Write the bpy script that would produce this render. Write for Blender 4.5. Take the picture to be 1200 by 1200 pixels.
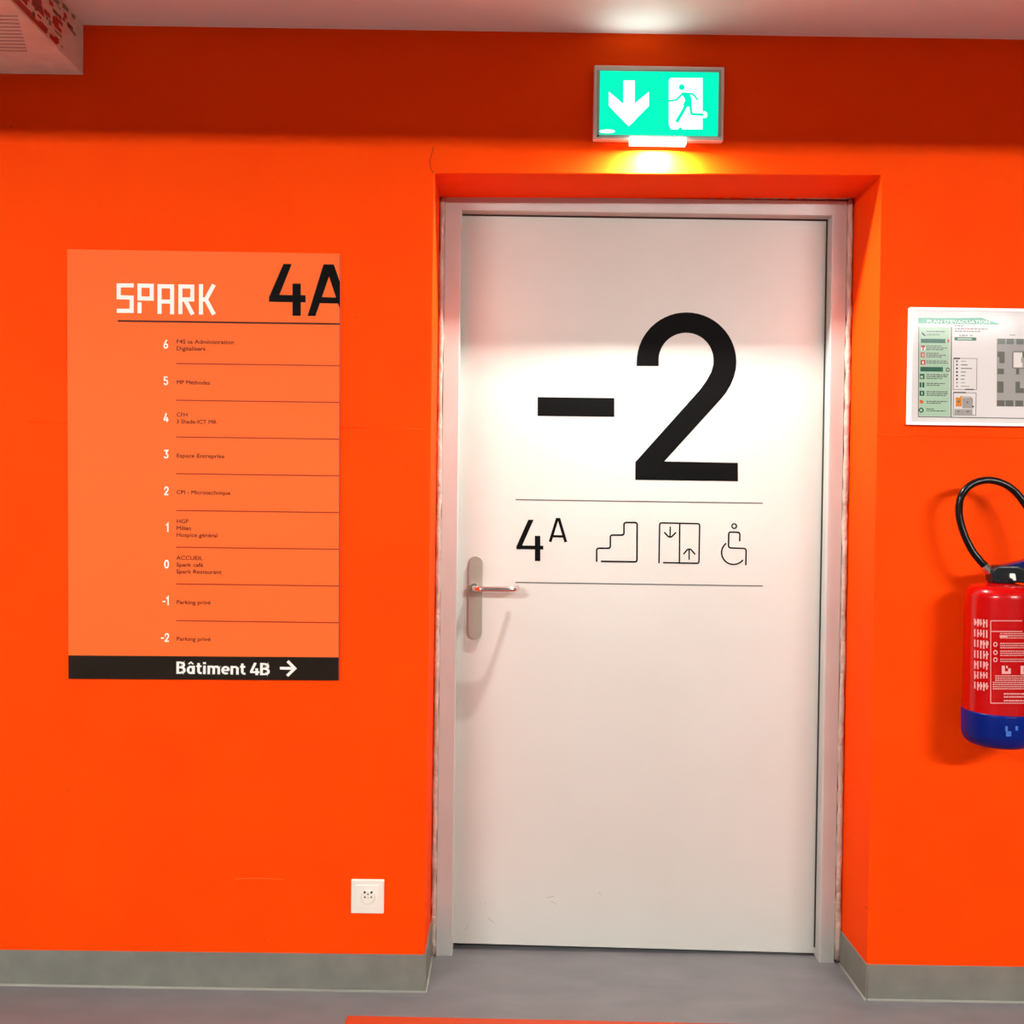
import bpy, bmesh, math, random
from mathutils import Vector, Matrix
random.seed(4)
scene = bpy.context.scene
for o in list(bpy.data.objects): bpy.data.objects.remove(o)
COL = scene.collection

# ------------------------------------------------------------------ camera
F = 1200.0; D = 2.7; EYE = 1.317                     # focal length in pixels of a 1200 px frame
PITCH, YAW, ROLL = 0.01305, -0.00431, 0.01346
fw = Vector((-math.sin(YAW)*math.cos(PITCH), math.cos(YAW)*math.cos(PITCH), -math.sin(PITCH)))
rt = fw.cross(Vector((0, 0, 1))).normalized(); up = rt.cross(fw)
rt, up = rt*math.cos(ROLL)+up*math.sin(ROLL), -rt*math.sin(ROLL)+up*math.cos(ROLL)
CP = Vector((0, -D, EYE))
cam = bpy.data.cameras.new('camera'); cam.sensor_width = 36; cam.lens = 36*F/1200
co = bpy.data.objects.new('camera', cam); COL.objects.link(co)
co.matrix_world = Matrix(((rt.x, up.x, -fw.x, CP.x), (rt.y, up.y, -fw.y, CP.y), (rt.z, up.z, -fw.z, CP.z), (0, 0, 0, 1)))
scene.camera = co

# ------------------------------------------------------------------ light and exposure
scene.view_settings.view_transform = 'Standard'; scene.view_settings.look = 'None'
scene.view_settings.gamma = 1; scene.view_settings.use_curve_mapping = False
scene.view_settings.exposure = 0.0
w = bpy.data.worlds.new('world'); scene.world = w; w.use_nodes = True
w.node_tree.nodes['Background'].inputs[0].default_value = (0.9, 0.92, 1, 1)
w.node_tree.nodes['Background'].inputs[1].default_value = 0.0
TUBE_STRENGTH = 580.0          # the two ceiling luminaires of the garage
EXIT_WATT = 27.0               # downlight under the exit sign
EXIT_UP_WATT = 0.16

# ------------------------------------------------------------------ geometry helpers
def at(px, py, Y=0.0):
    """point of the vertical plane y=Y seen at a pixel of the photograph"""
    d = rt*(px-600)/F-up*(py-600)/F+fw
    return CP+d*((Y+D)/d.y)
def at_floor(px, py, z=0.004):
    d = rt*(px-600)/F-up*(py-600)/F+fw
    return CP+d*((z-CP.z)/d.z)
def link(name, me, parent=None, label=None, cat=None, group=None, kind=None):
    o = bpy.data.objects.new(name, me); COL.objects.link(o)
    if parent is not None: o.parent = parent; o.matrix_parent_inverse = parent.matrix_world.inverted()
    for k, v in (('label', label), ('category', cat), ('group', group), ('kind', kind)):
        if v: o[k] = v
    return o
def thing(name, loc, label, cat, group=None, kind=None):
    o = bpy.data.objects.new(name, None); COL.objects.link(o); o.location = loc; o.empty_display_size = .05
    o.matrix_world = Matrix.Translation(loc)
    for k, v in (('label', label), ('category', cat), ('group', group), ('kind', kind)):
        if v: o[k] = v
    return o
def fin(bm, name, mats, parent=None, smooth=False, bevel=0, segs=2, **kw):
    me = bpy.data.meshes.new(name)
    if bevel:
        bmesh.ops.remove_doubles(bm, verts=bm.verts, dist=1e-6)
        bmesh.ops.bevel(bm, geom=[e for e in bm.edges if len(e.link_faces) == 2 and e.calc_face_angle(0) > .6],
                        offset=bevel, segments=segs, affect='EDGES', profile=.5)
    bm.to_mesh(me); bm.free()
    for m in (mats if isinstance(mats, (list, tuple)) else [mats]): me.materials.append(m)
    if smooth:
        for p in me.polygons: p.use_smooth = True
    o = link(name, me, parent, **kw)
    return o
def box(bm, a, b, mi=0):
    x0, y0, z0 = [min(a[i], b[i]) for i in range(3)]; x1, y1, z1 = [max(a[i], b[i]) for i in range(3)]
    v = [bm.verts.new(p) for p in ((x0,y0,z0),(x1,y0,z0),(x1,y1,z0),(x0,y1,z0),(x0,y0,z1),(x1,y0,z1),(x1,y1,z1),(x0,y1,z1))]
    for f in ((0,3,2,1),(4,5,6,7),(0,1,5,4),(1,2,6,5),(2,3,7,6),(3,0,4,7)):
        bm.faces.new([v[i] for i in f]).material_index = mi
def prism(bm, pts, y0, y1, mi=0):
    """outline of (x, z) points pushed from y0 (front) to y1"""
    a = sum(pts[i][0]*pts[(i+1) % len(pts)][1]-pts[(i+1) % len(pts)][0]*pts[i][1] for i in range(len(pts)))
    if a < 0: pts = pts[::-1]
    f = [bm.verts.new((p[0], y0, p[1])) for p in pts]; g = [bm.verts.new((p[0], y1, p[1])) for p in pts]
    fs = [bm.faces.new(f), bm.faces.new(g[::-1])]
    n = len(pts)
    for i in range(n): bm.faces.new((f[i], g[i], g[(i+1) % n], f[(i+1) % n])).material_index = mi
    for q in fs: q.material_index = mi
    bmesh.ops.triangulate(bm, faces=[q for q in fs if len(q.verts) > 4])
def frame_at(T):
    T = T.normalized(); u = Vector((0, 1, 0)) if abs(T.y) < .9 else Vector((1, 0, 0))
    a = T.cross(u).normalized(); return a, T.cross(a).normalized()
def tube(bm, pts, r, n=12, caps=True, mi=0):
    pts = [Vector(p) for p in pts]; rs = r if isinstance(r, (list, tuple)) else [r]*len(pts)
    rings = []; a = None
    for i, p in enumerate(pts):
        T = (pts[min(i+1, len(pts)-1)]-pts[max(i-1, 0)]).normalized()
        if a is None: a, _ = frame_at(T)
        else: a = (a-T*a.dot(T)).normalized()
        b = T.cross(a)
        rings.append([bm.verts.new(p+(a*math.cos(k*2*math.pi/n)+b*math.sin(k*2*math.pi/n))*rs[i]) for k in range(n)])
    for i in range(len(rings)-1):
        for k in range(n):
            bm.faces.new((rings[i][k], rings[i][(k+1) % n], rings[i+1][(k+1) % n], rings[i+1][k])).material_index = mi
    if caps:
        bm.faces.new(rings[0][::-1]).material_index = mi; bm.faces.new(rings[-1]).material_index = mi
def lathe(bm, prof, c, n=48, mi=0):
    rings = []
    for r, z in prof:
        if r < 1e-6: rings.append([bm.verts.new((c[0], c[1], z))])
        else: rings.append([bm.verts.new((c[0]+r*math.cos(k*2*math.pi/n), c[1]+r*math.sin(k*2*math.pi/n), z)) for k in range(n)])
    for A, B in zip(rings, rings[1:]):
        for k in range(n):
            q = [A[k % len(A)], A[(k+1) % len(A)], B[(k+1) % len(B)], B[k % len(B)]]
            u = []
            for v in q:
                if v not in u: u.append(v)
            if len(u) > 2: bm.faces.new(u).material_index = mi
def smooth_path(pts, k=6):
    P = [Vector(p) for p in pts]; P = [P[0]*2-P[1]]+P+[P[-1]*2-P[-2]]; out = []
    for i in range(1, len(P)-2):
        for j in range(k):
            t = j/k; a, b, c, d = P[i-1:i+3]
            out.append(.5*((2*b)+(c-a)*t+(2*a-5*b+4*c-d)*t*t+(3*b-a-3*c+d)*t**3))
    out.append(P[-2]); return out
# flat print: shapes given as polygons in a 2-D frame, laid on a plane by a map function
def ribbon(pts, wd, closed=False, round_=0):
    """a stroked polyline as a list of quads, mitred joins"""
    P = [Vector((p[0], p[1])) for p in pts]
    if round_:
        Q = []; n = len(P)
        for i, p in enumerate(P):
            if not closed and i in (0, n-1): Q.append(p); continue
            a, b = P[i-1], P[(i+1) % n]
            r = min(round_, (a-p).length*.5, (b-p).length*.5)
            s, e = p+(a-p).normalized()*r, p+(b-p).normalized()*r
            for j in range(6):
                t = j/5; Q.append(s*(1-t)**2+p*2*t*(1-t)+e*t*t)
        P = Q
    n = len(P); L, R_ = [], []
    for i in range(n):
        a = P[i-1] if (i or closed) else None; b = P[(i+1) % n] if (i < n-1 or closed) else None
        d1 = (P[i]-a).normalized() if a is not None else (b-P[i]).normalized()
        d2 = (b-P[i]).normalized() if b is not None else d1
        n1, n2 = Vector((-d1.y, d1.x)), Vector((-d2.y, d2.x)); m = (n1+n2)
        m = m.normalized() if m.length > 1e-5 else n1
        k = wd/2/max(.35, m.dot(n1)); L.append(P[i]+m*k); R_.append(P[i]-m*k)
    return [[L[i], L[(i+1) % n], R_[(i+1) % n], R_[i]] for i in range(n if closed else n-1)]
def ell(cx, cy, rx, ry, a0=0, a1=360, n=24):
    return [(cx+rx*math.cos(math.radians(a0+(a1-a0)*i/n)), cy+ry*math.sin(math.radians(a0+(a1-a0)*i/n))) for i in range(n+(0 if a1-a0 == 360 else 1))]
def flat(name, polys, fn, mats, parent, n=Vector((0, -1, 0)), **kw):
    """polys: list of polygons or (polygon, material index); fn maps 2-D to 3-D"""
    bm = bmesh.new()
    for k_, p in enumerate(polys):
        mi = 0; lift_ = n*(k_*5e-6)          # strokes that cross lie a hair over each other
        if isinstance(p, tuple) and len(p) == 2 and isinstance(p[1], int): p, mi = p
        vs = [bm.verts.new(fn(q[0], q[1])+lift_) for q in p]
        try: f = bm.faces.new(vs)
        except ValueError: continue
        f.normal_update()
        if f.normal.dot(n) < 0: f.normal_flip()
        f.material_index = mi
        if len(vs) > 4: bmesh.ops.triangulate(bm, faces=[f])
    return fin(bm, name, mats, parent, **kw)
def px_map(Y, ox=0, oy=0, s=1.0):
    return lambda x, y: at(ox+x/s, oy+y/s, Y)
def rect(x0, y0, x1, y1): return [(x0, y0), (x1, y0), (x1, y1), (x0, y1)]

# stroke font, cap height 1, in the plain engineering style of the signs
def glyph(ch):
    w = .155; a = []
    if ch == '0': return [ribbon(ell(.27, .5, .2, .42, 0, 360, 20), w, True)], .56
    if ch == '1': return [ribbon([(.05, .74), (.25, .95), (.25, 0)], w)], .38
    if ch == '2': return [ribbon([(.08, .72)]+ell(.27, .7, .19, .22, 180, 0, 10)+[(.44, .58), (.1, .09)], w), [rect(.02, 0, .5, .16)]], .56
    if ch == '3': return [ribbon([(.04, .92), (.43, .92), (.24, .6)], w), ribbon([(.2, .56)]+ell(.25, .32, .2, .24, 90, -160, 12), w)], .56
    if ch == '4': return [ribbon([(.3, 1), (.07, .28)], w), ribbon([(.0, .24), (.54, .24)], w), ribbon([(.38, .55), (.38, 0)], w)], .56
    if ch == '5': return [ribbon([(.46, .92), (.1, .92), (.08, .5)], w), ribbon([(.1, .55)]+ell(.26, .33, .19, .25, 110, -160, 12), w)], .56
    if ch == '6': return [ribbon(ell(.27, .3, .19, .22, 0, 360, 18), w, True), ribbon([(.4, 1), (.22, .72), (.08, .34)], w)], .56
    if ch == '-': return [ribbon([(.02, .42), (.34, .42)], w)], .4
    if ch == 'B': return [ribbon([(.09, 0), (.09, 1)], w), ribbon([(.05, .92), (.3, .92), (.45, .84), (.45, .62), (.3, .53), (.05, .53)], w, round_=.1),
                          ribbon([(.28, .53), (.48, .44), (.48, .16), (.3, .08), (.05, .08)], w, round_=.1)], .64
    if ch == 'â': return [ribbon(ell(.23, .33, .16, .26, 0, 360, 16), w, True), ribbon([(.4, .68), (.4, 0)], w), ribbon([(.1, .8), (.24, .96), (.38, .8)], .1)], .56
    if ch == 't': return [ribbon([(.14, .9), (.14, .2), (.2, .08), (.33, .08)], w, round_=.05), ribbon([(0, .64), (.32, .64)], .14)], .4
    if ch == 'i': return [ribbon([(.09, .7), (.09, 0)], w), [rect(0.0, .82, .18, .98)]], .27
    if ch == 'm': return [ribbon([(.08, 0), (.08, .7)], w), ribbon([(.08, .6), (.3, .64), (.38, .5), (.38, 0)], w, round_=.1), ribbon([(.38, .6), (.6, .64), (.68, .5), (.68, 0)], w, round_=.1)], .84
    if ch == 'n': return [ribbon([(.08, 0), (.08, .7)], w), ribbon([(.08, .58), (.32, .64), (.42, .5), (.42, 0)], w, round_=.1)], .57
    if ch == 'e': return [ribbon(ell(.25, .34, .18, .27, 0, 310, 16), w), ribbon([(.06, .34), (.46, .34)], .13)], .54
    return [], .3
def word(s, scale, X, Z, Y, sx=1.0):
    polys = []; x = 0
    for c in s:
        g, adv = glyph(c)
        for part in g:
            for q in part: polys.append([((x+p[0])*scale*sx, p[1]*scale) for p in q])
        x += adv
    return polys, (lambda u, v: Vector((X+u, Y, Z+v)))

# small print with the built-in font
def print_text(name, body, px, py, Y, cap_px, width_px, mat, parent, bold=.0, line=1.25, heavy=True):
    """first line's baseline starts at pixel px, py; width_px is the widest line"""
    cu = bpy.data.curves.new(name, 'FONT'); cu.body = body; cu.size = 1; cu.offset = bold; cu.space_line = line; cu.resolution_u = 2
    t = bpy.data.objects.new(name, cu); COL.objects.link(t)
    dg = bpy.context.evaluated_depsgraph_get(); me = bpy.data.meshes.new_from_object(t.evaluated_get(dg))
    bpy.data.objects.remove(t)
    wd = max(v.co.x for v in me.vertices) or 1
    s = cap_px/.729*.00225; sx = width_px*.00225/wd
    o0 = at(px, py, Y)
    for v in me.vertices: v.co = Vector((o0.x+v.co.x*sx, Y, o0.z+v.co.y*s))
    # heavier stroke: the same outlines laid again a fraction to the side
    b_ = bmesh.new(); b_.from_mesh(me); src = b_.faces[:]
    for k_, dx_, dz_ in ((1, .00030, 0), (2, 0, .00028), (3, .00030, .00028)) if heavy else ():
        r_ = bmesh.ops.duplicate(b_, geom=src)
        bmesh.ops.translate(b_, vec=(dx_, -k_*8e-6, dz_), verts=[g for g in r_['geom'] if isinstance(g, bmesh.types.BMVert)])
    b_.to_mesh(me); b_.free(); me.materials.clear(); me.materials.append(mat); me.update()
    return link(name, me, parent)

# ------------------------------------------------------------------ materials
def mat(name, col, rough=.5, metal=0, coat=0, bump=None, var=None, emit=None, es=1, spec=.5, coat_r=.05):
    m = bpy.data.materials.new(name); m.use_nodes = True; nt = m.node_tree; b = nt.nodes['Principled BSDF']
    b.inputs['Base Color'].default_value = (*col, 1); b.inputs['Roughness'].default_value = rough
    b.inputs['Metallic'].default_value = metal; b.inputs['Coat Weight'].default_value = coat
    b.inputs['Coat Roughness'].default_value = coat_r; b.inputs['Specular IOR Level'].default_value = spec
    geo = nt.nodes.new('ShaderNodeNewGeometry')
    def noise(scale, detail=3, stretch=(1, 1, 1)):
        mp = nt.nodes.new('ShaderNodeMapping'); mp.inputs['Scale'].default_value = stretch
        nt.links.new(geo.outputs['Position'], mp.inputs[0])
        n = nt.nodes.new('ShaderNodeTexNoise'); n.inputs['Scale'].default_value = scale; n.inputs['Detail'].default_value = detail
        nt.links.new(mp.outputs[0], n.inputs[0]); return n
    if var:
        sc, lo, hi, stretch = var
        n = noise(sc, 4, stretch); r = nt.nodes.new('ShaderNodeValToRGB')
        r.color_ramp.elements[0].position = .3; r.color_ramp.elements[1].position = .7
        r.color_ramp.elements[0].color = (*[c*k for c, k in zip(col, lo)], 1); r.color_ramp.elements[1].color = (*[c*k for c, k in zip(col, hi)], 1)
        nt.links.new(n.outputs[0], r.inputs[0]); nt.links.new(r.outputs[0], b.inputs['Base Color'])
    if bump:
        prev = None
        for sc, st, dist in bump:
            n = noise(sc, 4); bp = nt.nodes.new('ShaderNodeBump'); bp.inputs['Strength'].default_value = st; bp.inputs['Distance'].default_value = dist
            nt.links.new(n.outputs[0], bp.inputs['Height'])
            if prev: nt.links.new(prev.outputs[0], bp.inputs['Normal'])
            prev = bp
        nt.links.new(prev.outputs[0], b.inputs['Normal'])
    if emit:
        b.inputs['Emission Color'].default_value = (*emit, 1); b.inputs['Emission Strength'].default_value = es
    return m
one = (1, 1, 1)
M = dict(
 orange=mat('orange_wall_paint', (.95, .060, .0), .7, bump=[(260, .12, .0008), (9, .25, .006)], var=(5, (.98, .93, 1), (1.0, 1.06, 1), one), spec=.06),
 grey_base=mat('grey_plinth_paint', (.185, .18, .15), .6, bump=[(300, .25, .001)], var=(14, (.9, .9, .9), (1.12, 1.12, 1.12), one), spec=.3),
 floor=mat('grey_floor_coating', (.165, .165, .168), .34, bump=[(220, .1, .0006), (6, .2, .003)], var=(5, (.88, .88, .88), (1.12, 1.1, 1.1), (1, 2.5, 1)), spec=.4),
 floor_orange=mat('orange_floor_paint', (.50, .045, .002), .55, bump=[(200, .1, .0006)]),
 ceiling=mat('white_ceiling_paint', (.84, .90, .87), .55, bump=[(180, .15, .001), (5, .2, .004)], spec=.3),
 concrete=mat('pale_concrete', (.42, .42, .41), .8, bump=[(60, .3, .003)], var=(2, (.9, .9, .9), (1.1, 1.1, 1.1), one)),
 door=mat('off_white_door_enamel', (.56, .55, .50), .42, bump=[(14, .12, .002), (300, .06, .0004)], var=(3, (.975, .97, .96), (1.02, 1.02, 1.02), one), spec=.35),
 frame=mat('pale_grey_frame_enamel', (.52, .53, .49), .4, bump=[(40, .12, .001)], var=(12, (.93, .92, .92), (1.03, 1.03, 1.03), (1, 1, .4))),
 filler=mat('lumpy_frame_sealant', (.50, .40, .33), .35, bump=[(70, .9, .006), (200, .5, .002)], var=(40, (.75, .7, .65), (1.3, 1.3, 1.3), (1, 1, .5))),
 dark=mat('dark_shadow_gap_seal', (.02, .02, .02), .7),
 black=mat('black_vinyl', (.002, .0019, .0018), .6, spec=.06),
 grey_line=mat('grey_hairline_vinyl', (.07, .065, .055), .5),
 steel=mat('brushed_steel', (.46, .41, .33), .42, .75, bump=[(400, .05, .0003)]),
 steel_shiny=mat('polished_steel', (.72, .68, .64), .16, 1),
 sign=mat('light_orange_sign_panel', (.95, .145, .026), .6, bump=[(350, .05, .0003)], spec=.1),
 sign_edge=mat('dark_orange_sign_edge', (.35, .03, .004), .6),
 band=mat('dark_brown_sign_band', (.012, .007, .004), .6, spec=.08),
 white_print=mat('white_print', (.92, .88, .80), .5, spec=.2),
 brown_print=mat('dark_red_print', (.05, .001, .0), .6, spec=.2),
 rule=mat('dark_orange_rule', (.36, .012, .0), .5, spec=.2),
 exit_case=mat('grey_white_plastic_case', (.80, .76, .68), .4),
 exit_inner=mat('grey_bezel', (.42, .46, .43), .4),
 exit_green=mat('backlit_green', (0, .06, .03), .6, spec=.1, emit=(0.0, 1.0, .57), es=1.0),
 exit_white=mat('backlit_white', (.8, .8, .8), .3, emit=(1, 1, 1), es=1.25),
 exit_lamp=mat('led_diffuser', (.9, .9, .9), .4, emit=(1, .96, .9), es=3.5),
 plastic=mat('cream_white_socket_plastic', (.82, .80, .70), .3),
 hole=mat('dark_socket_hole', (.02, .02, .015), .6),
 alu=mat('white_aluminium_frame', (.84, .83, .82), .3),
 paper=mat('laminated_paper', (.70, .66, .63), .5, coat=.10, coat_r=.12, spec=.12),
 p_mint=mat('mint_print', (.38, .55, .38), .5, coat=.10, coat_r=.12, spec=.12),
 p_green=mat('dark_green_print', (.005, .085, .04), .5, coat=.10, coat_r=.12, spec=.12),
 p_mid=mat('pale_green_banner', (.06, .33, .20), .5, coat=.10, coat_r=.12, spec=.12),
 p_grey=mat('mid_grey_print', (.12, .12, .10), .5, coat=.10, coat_r=.12, spec=.12),
 p_lgrey=mat('light_grey_print', (.33, .31, .29), .5, coat=.10, coat_r=.12, spec=.12),
 p_dgrey=mat('dark_grey_print', (.03, .025, .02), .5, coat=.10, coat_r=.12, spec=.12),
 p_red=mat('red_print', (.45, .03, .015), .5, coat=.10, coat_r=.12, spec=.12),
 p_orange=mat('orange_print', (.62, .20, .01), .5, coat=.10, coat_r=.12, spec=.12),
 p_white=mat('white_banner_lettering', (.9, .9, .9), .5, coat=.10, coat_r=.12, spec=.12),
 ext_red=mat('glossy_red_enamel', (.42, .0, .0005), .25, coat=.5, coat_r=.05, spec=.25),
 ext_blue=mat('glossy_blue_plastic', (.001, .010, .14), .28, spec=.15),
 ext_black=mat('black_valve_plastic', (.004, .004, .006), .25),
 ext_navy=mat('dark_blue_lever', (.004, .010, .09), .18),
 ext_print=mat('pale_pink_label_print', (.72, .34, .32), .4),
 rubber=mat('black_rubber_hose', (.003, .003, .003), .22, spec=.2),
 duct=mat('beige_duct_board', (.82, .84, .73), .6, bump=[(90, .4, .002)], var=(20, (.9, .9, .9), (1.05, 1.05, 1.05), one)),
 duct_line=mat('duct_groove', (.50, .45, .38), .7),
 st_red=mat('sticker_red', (.42, .02, .006), .4), st_white=mat('sticker_white', (.80, .66, .54), .4),
 st_orange=mat('sticker_orange', (.75, .20, .02), .4), st_dark=mat('sticker_brown', (.12, .06, .03), .4),
 st_green=mat('sticker_grey_green', (.26, .24, .16), .4),
 lamp=mat('fluorescent_tube', (.9, .9, .9), .4, emit=(.96, .985, .96), es=TUBE_STRENGTH),
 lamp_body=mat('white_lamp_housing', (.8, .8, .78), .4),
)

# ------------------------------------------------------------------ setting
XL, XR = -.204, .971                      # opening in the wall
LZL, LZR = EYE+.851, EYE+.864             # lintel
CZ = EYE+1.2235                           # underside of the ceiling
def fz(x): return EYE-1.3125-.006*x       # the floor falls a little to the right
X0, X1, YB, DEPTH = -7.5, 8.5, -11.0, .36
bm = bmesh.new()
xs = (X0, XL, XR, X1)
def zrow(i, j): return (-.05, (LZL, LZL, LZR, LZR)[i], CZ+.1)[j]
V = {(i, j, k): bm.verts.new((xs[i], k*DEPTH, zrow(i, j))) for i in range(4) for j in range(3) for k in (0, 1) if not (0 and j)}
for i in range(3):
    for j in range(2):
        if i == 1 and j == 0: continue
        bm.faces.new((V[i, j, 0], V[i+1, j, 0], V[i+1, j+1, 0], V[i, j+1, 0])); bm.faces.new((V[i, j+1, 1], V[i+1, j+1, 1], V[i+1, j, 1], V[i, j, 1]))
bm.faces.new((V[1, 0, 0], V[1, 0, 1], V[1, 1, 1], V[1, 1, 0])); bm.faces.new((V[2, 0, 0], V[2, 1, 0], V[2, 1, 1], V[2, 0, 1])); bm.faces.new((V[1, 1, 0], V[1, 1, 1], V[2, 1, 1], V[2, 1, 0]))
bmesh.ops.recalc_face_normals(bm, faces=bm.faces)
wall = fin(bm, 'wall_front', M['orange'], kind='structure', bevel=.0025, label='orange painted wall around the recessed door')
# wear and plaster marks of the wall
def ridge(name, pts, r, m):
    b = bmesh.new(); P = [at(x, y, -.0002) for x, y in pts]; tube(b, P, r, 6)
    return fin(b, name, m, wall, smooth=True)
for seg in ([(34, 494.5), (60, 495.5), (78, 496)], [(400, 500.5), (450, 502), (498, 503)], [(1027, 508), (1048, 511), (1075, 510.5), (1120, 512), (1199, 513.5)]):
    ridge('plaster_seam', seg, .0011, M['orange'])
flat('crack', ribbon([(508, 203), (504.5, 197), (503.5, 188), (506, 180), (508, 172)], .9), px_map(-.0004), M['rule'], wall)
flat('scratch', ribbon([(275, 1030), (300, 1029), (332, 1030.5)], .8), px_map(-.0004), M['sign'], wall)
for x, y, r in ((417, 372, 1.1), (80, 926, 1), (1015, 1063, 1.2), (1056, 1066, 1), (13, 149, 1.2), (310, 1102, .7)):
    flat('chip', [ell(x, y, r, r*.8, n=8)], px_map(-.0035 if 0 else -.0005), M['sign_edge'], wall)

# painted plinths, a hair proud of the wall, with their returns into the door recess
def plinth(name, x0, x1, ztop0, ztop1, corner):
    b = bmesh.new(); t = .004
    prism(b, [(x0, fz(x0)-.01), (x1, fz(x1)-.01), (x1, ztop1), (x0, ztop0)], -t, .001)
    xc = XL if corner == 'r' else XR
    s = 1 if corner == 'r' else -1
    zt = ztop1 if corner == 'r' else ztop0
    box(b, (xc-.001*s, -t, fz(xc)-.01), (xc+t*s, .232, zt))
    o = fin(b, name, M['grey_base'], kind='structure', label='grey painted plinth along the foot of the orange wall')
    b = bmesh.new()
    tube(b, [(x0, -.005, fz(x0)+.001), (x1+(.004 if corner == 'r' else 0), -.005, fz(x1)+.001)], .0045, 6)
    tube(b, [(xc+.005*s, -.006, fz(xc)+.001), (xc+.005*s, .232, fz(xc)+.001)], .004, 6)
    fin(b, 'sealant_bead', mat('pale_sealant', (.28, .27, .23), .5), o, smooth=True)
plinth('baseboard_left', X0, XL, EYE-1.2115, EYE-1.2115, 'r')
plinth('baseboard_right', XR, X1, EYE-1.2235, EYE-1.262, 'l')

bm = bmesh.new(); n = 8
vs = [(x, y) for y in (YB, DEPTH+.3) for x in (X0, X1)]
q = [bm.verts.new((x, y, fz(x))) for x, y in vs]; bm.faces.new((q[0], q[1], q[3], q[2]))
r = bmesh.ops.extrude_face_region(bm, geom=bm.faces[:]); bmesh.ops.translate(bm, vec=(0, 0, -.1), verts=[v for v in r['geom'] if isinstance(v, bmesh.types.BMVert)])
bmesh.ops.recalc_face_normals(bm, faces=bm.faces)
floor = fin(bm, 'floor', M['floor'], kind='structure', label='grey coated garage floor')
A = at_floor(407, 1192.0); B = at_floor(700, 1198.0)
bm = bmesh.new(); xe = 3.6; sl = (B.y-A.y)/(B.x-A.x)*.4
q = [bm.verts.new((x, y, fz(x)+.0012)) for x, y in ((A.x, A.y-1.1), (xe, A.y-1.1+sl*(xe-A.x)), (xe, A.y+sl*(xe-A.x)), (A.x, A.y))]; bm.faces.new(q)
fin(bm, 'floor_marking', M['floor_orange'], floor, label='orange painted area on the grey floor')

for nm, a, b, m in (('ceiling', (X0, YB, CZ), (X1, .05, CZ+.1), 'ceiling'), ('wall_left', (X0-.1, YB, -.1), (X0, .3, CZ+.1), 'concrete'),
                    ('wall_right', (X1, YB, -.1), (X1+.1, .3, CZ+.1), 'concrete'), ('wall_back', (X0, YB-.1, -.1), (X1, YB, CZ+.1), 'concrete')):
    bm = bmesh.new(); box(bm, a, b); fin(bm, nm, M[m], kind='structure')
# the downstand beam across the garage ceiling: its lower edge draws the shadow line near the top of the wall
LAMP_Y, LAMP_Z, BEAM_Y = -3.85, EYE+1.155, -1.9
zb = EYE+.957+(LAMP_Z-EYE-.957)*(-BEAM_Y/-LAMP_Y)
bm = bmesh.new(); box(bm, (X0, BEAM_Y-.22, zb), (X1, BEAM_Y, CZ+.02)); fin(bm, 'ceiling_beam', M['ceiling'], kind='structure')
# behind the door: a dark lobby wall
bm = bmesh.new(); box(bm, (-1, DEPTH+.3, -.1), (1.8, DEPTH+.34, CZ)); fin(bm, 'wall_lobby', M['concrete'], kind='structure')

# ------------------------------------------------------------------ garage luminaires (behind the camera)
def luminaire(x, label):
    t = thing('ceiling_luminaire', (x, LAMP_Y, CZ), label, 'lamp', 'fluorescent luminaires on the garage ceiling')
    b = bmesh.new(); box(b, (x-.8, LAMP_Y-.07, LAMP_Z+.016), (x+.8, LAMP_Y+.07, CZ)); fin(b, 'housing', M['lamp_body'], t)
    for dy in (-.045, .045):
        b = bmesh.new(); tube(b, [(x-.75, LAMP_Y+dy, LAMP_Z), (x+.75, LAMP_Y+dy, LAMP_Z)], .013, 10); fin(b, 'tube', M['lamp'], t)
    for s in (-1, 1):
        b = bmesh.new(); box(b, (x+s*.75, LAMP_Y-.05, LAMP_Z-.018), (x+s*.78, LAMP_Y+.05, LAMP_Z+.017)); fin(b, 'lamp_holder', M['lamp_body'], t)
luminaire(2.45, 'white twin tube luminaire on the ceiling, to the right behind the viewer')
luminaire(-2.3, 'white twin tube luminaire on the ceiling, to the left behind the viewer')

# ------------------------------------------------------------------ door
YF, YL = .214, .258                        # frame face, leaf face
zz = (at(743, 230, YF)).z
dc = at(745, 1118, YF)
door = thing('door_1', (dc.x, YL, fz(dc.x)), 'off-white door with a large black -2 in a pale grey steel frame', None, kind='structure')
a, b = at(541.5, 249, YL), at(970.5, 252, YL); c, e = at(532, 1105, YL), at(954.5, 1117, YL)
lx0, lx1 = (a.x+c.x)/2-.002, (b.x+e.x)/2+.001; lzt = (a.z+b.z)/2; 
bm = bmesh.new(); prism(bm, [(lx0-.01, c.z), (lx1+.01, e.z), (lx1+.01, lzt+.01), (lx0-.01, lzt+.01)], YL, YL+.05)
leaf = fin(bm, 'leaf', M['door'], door)
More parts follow.
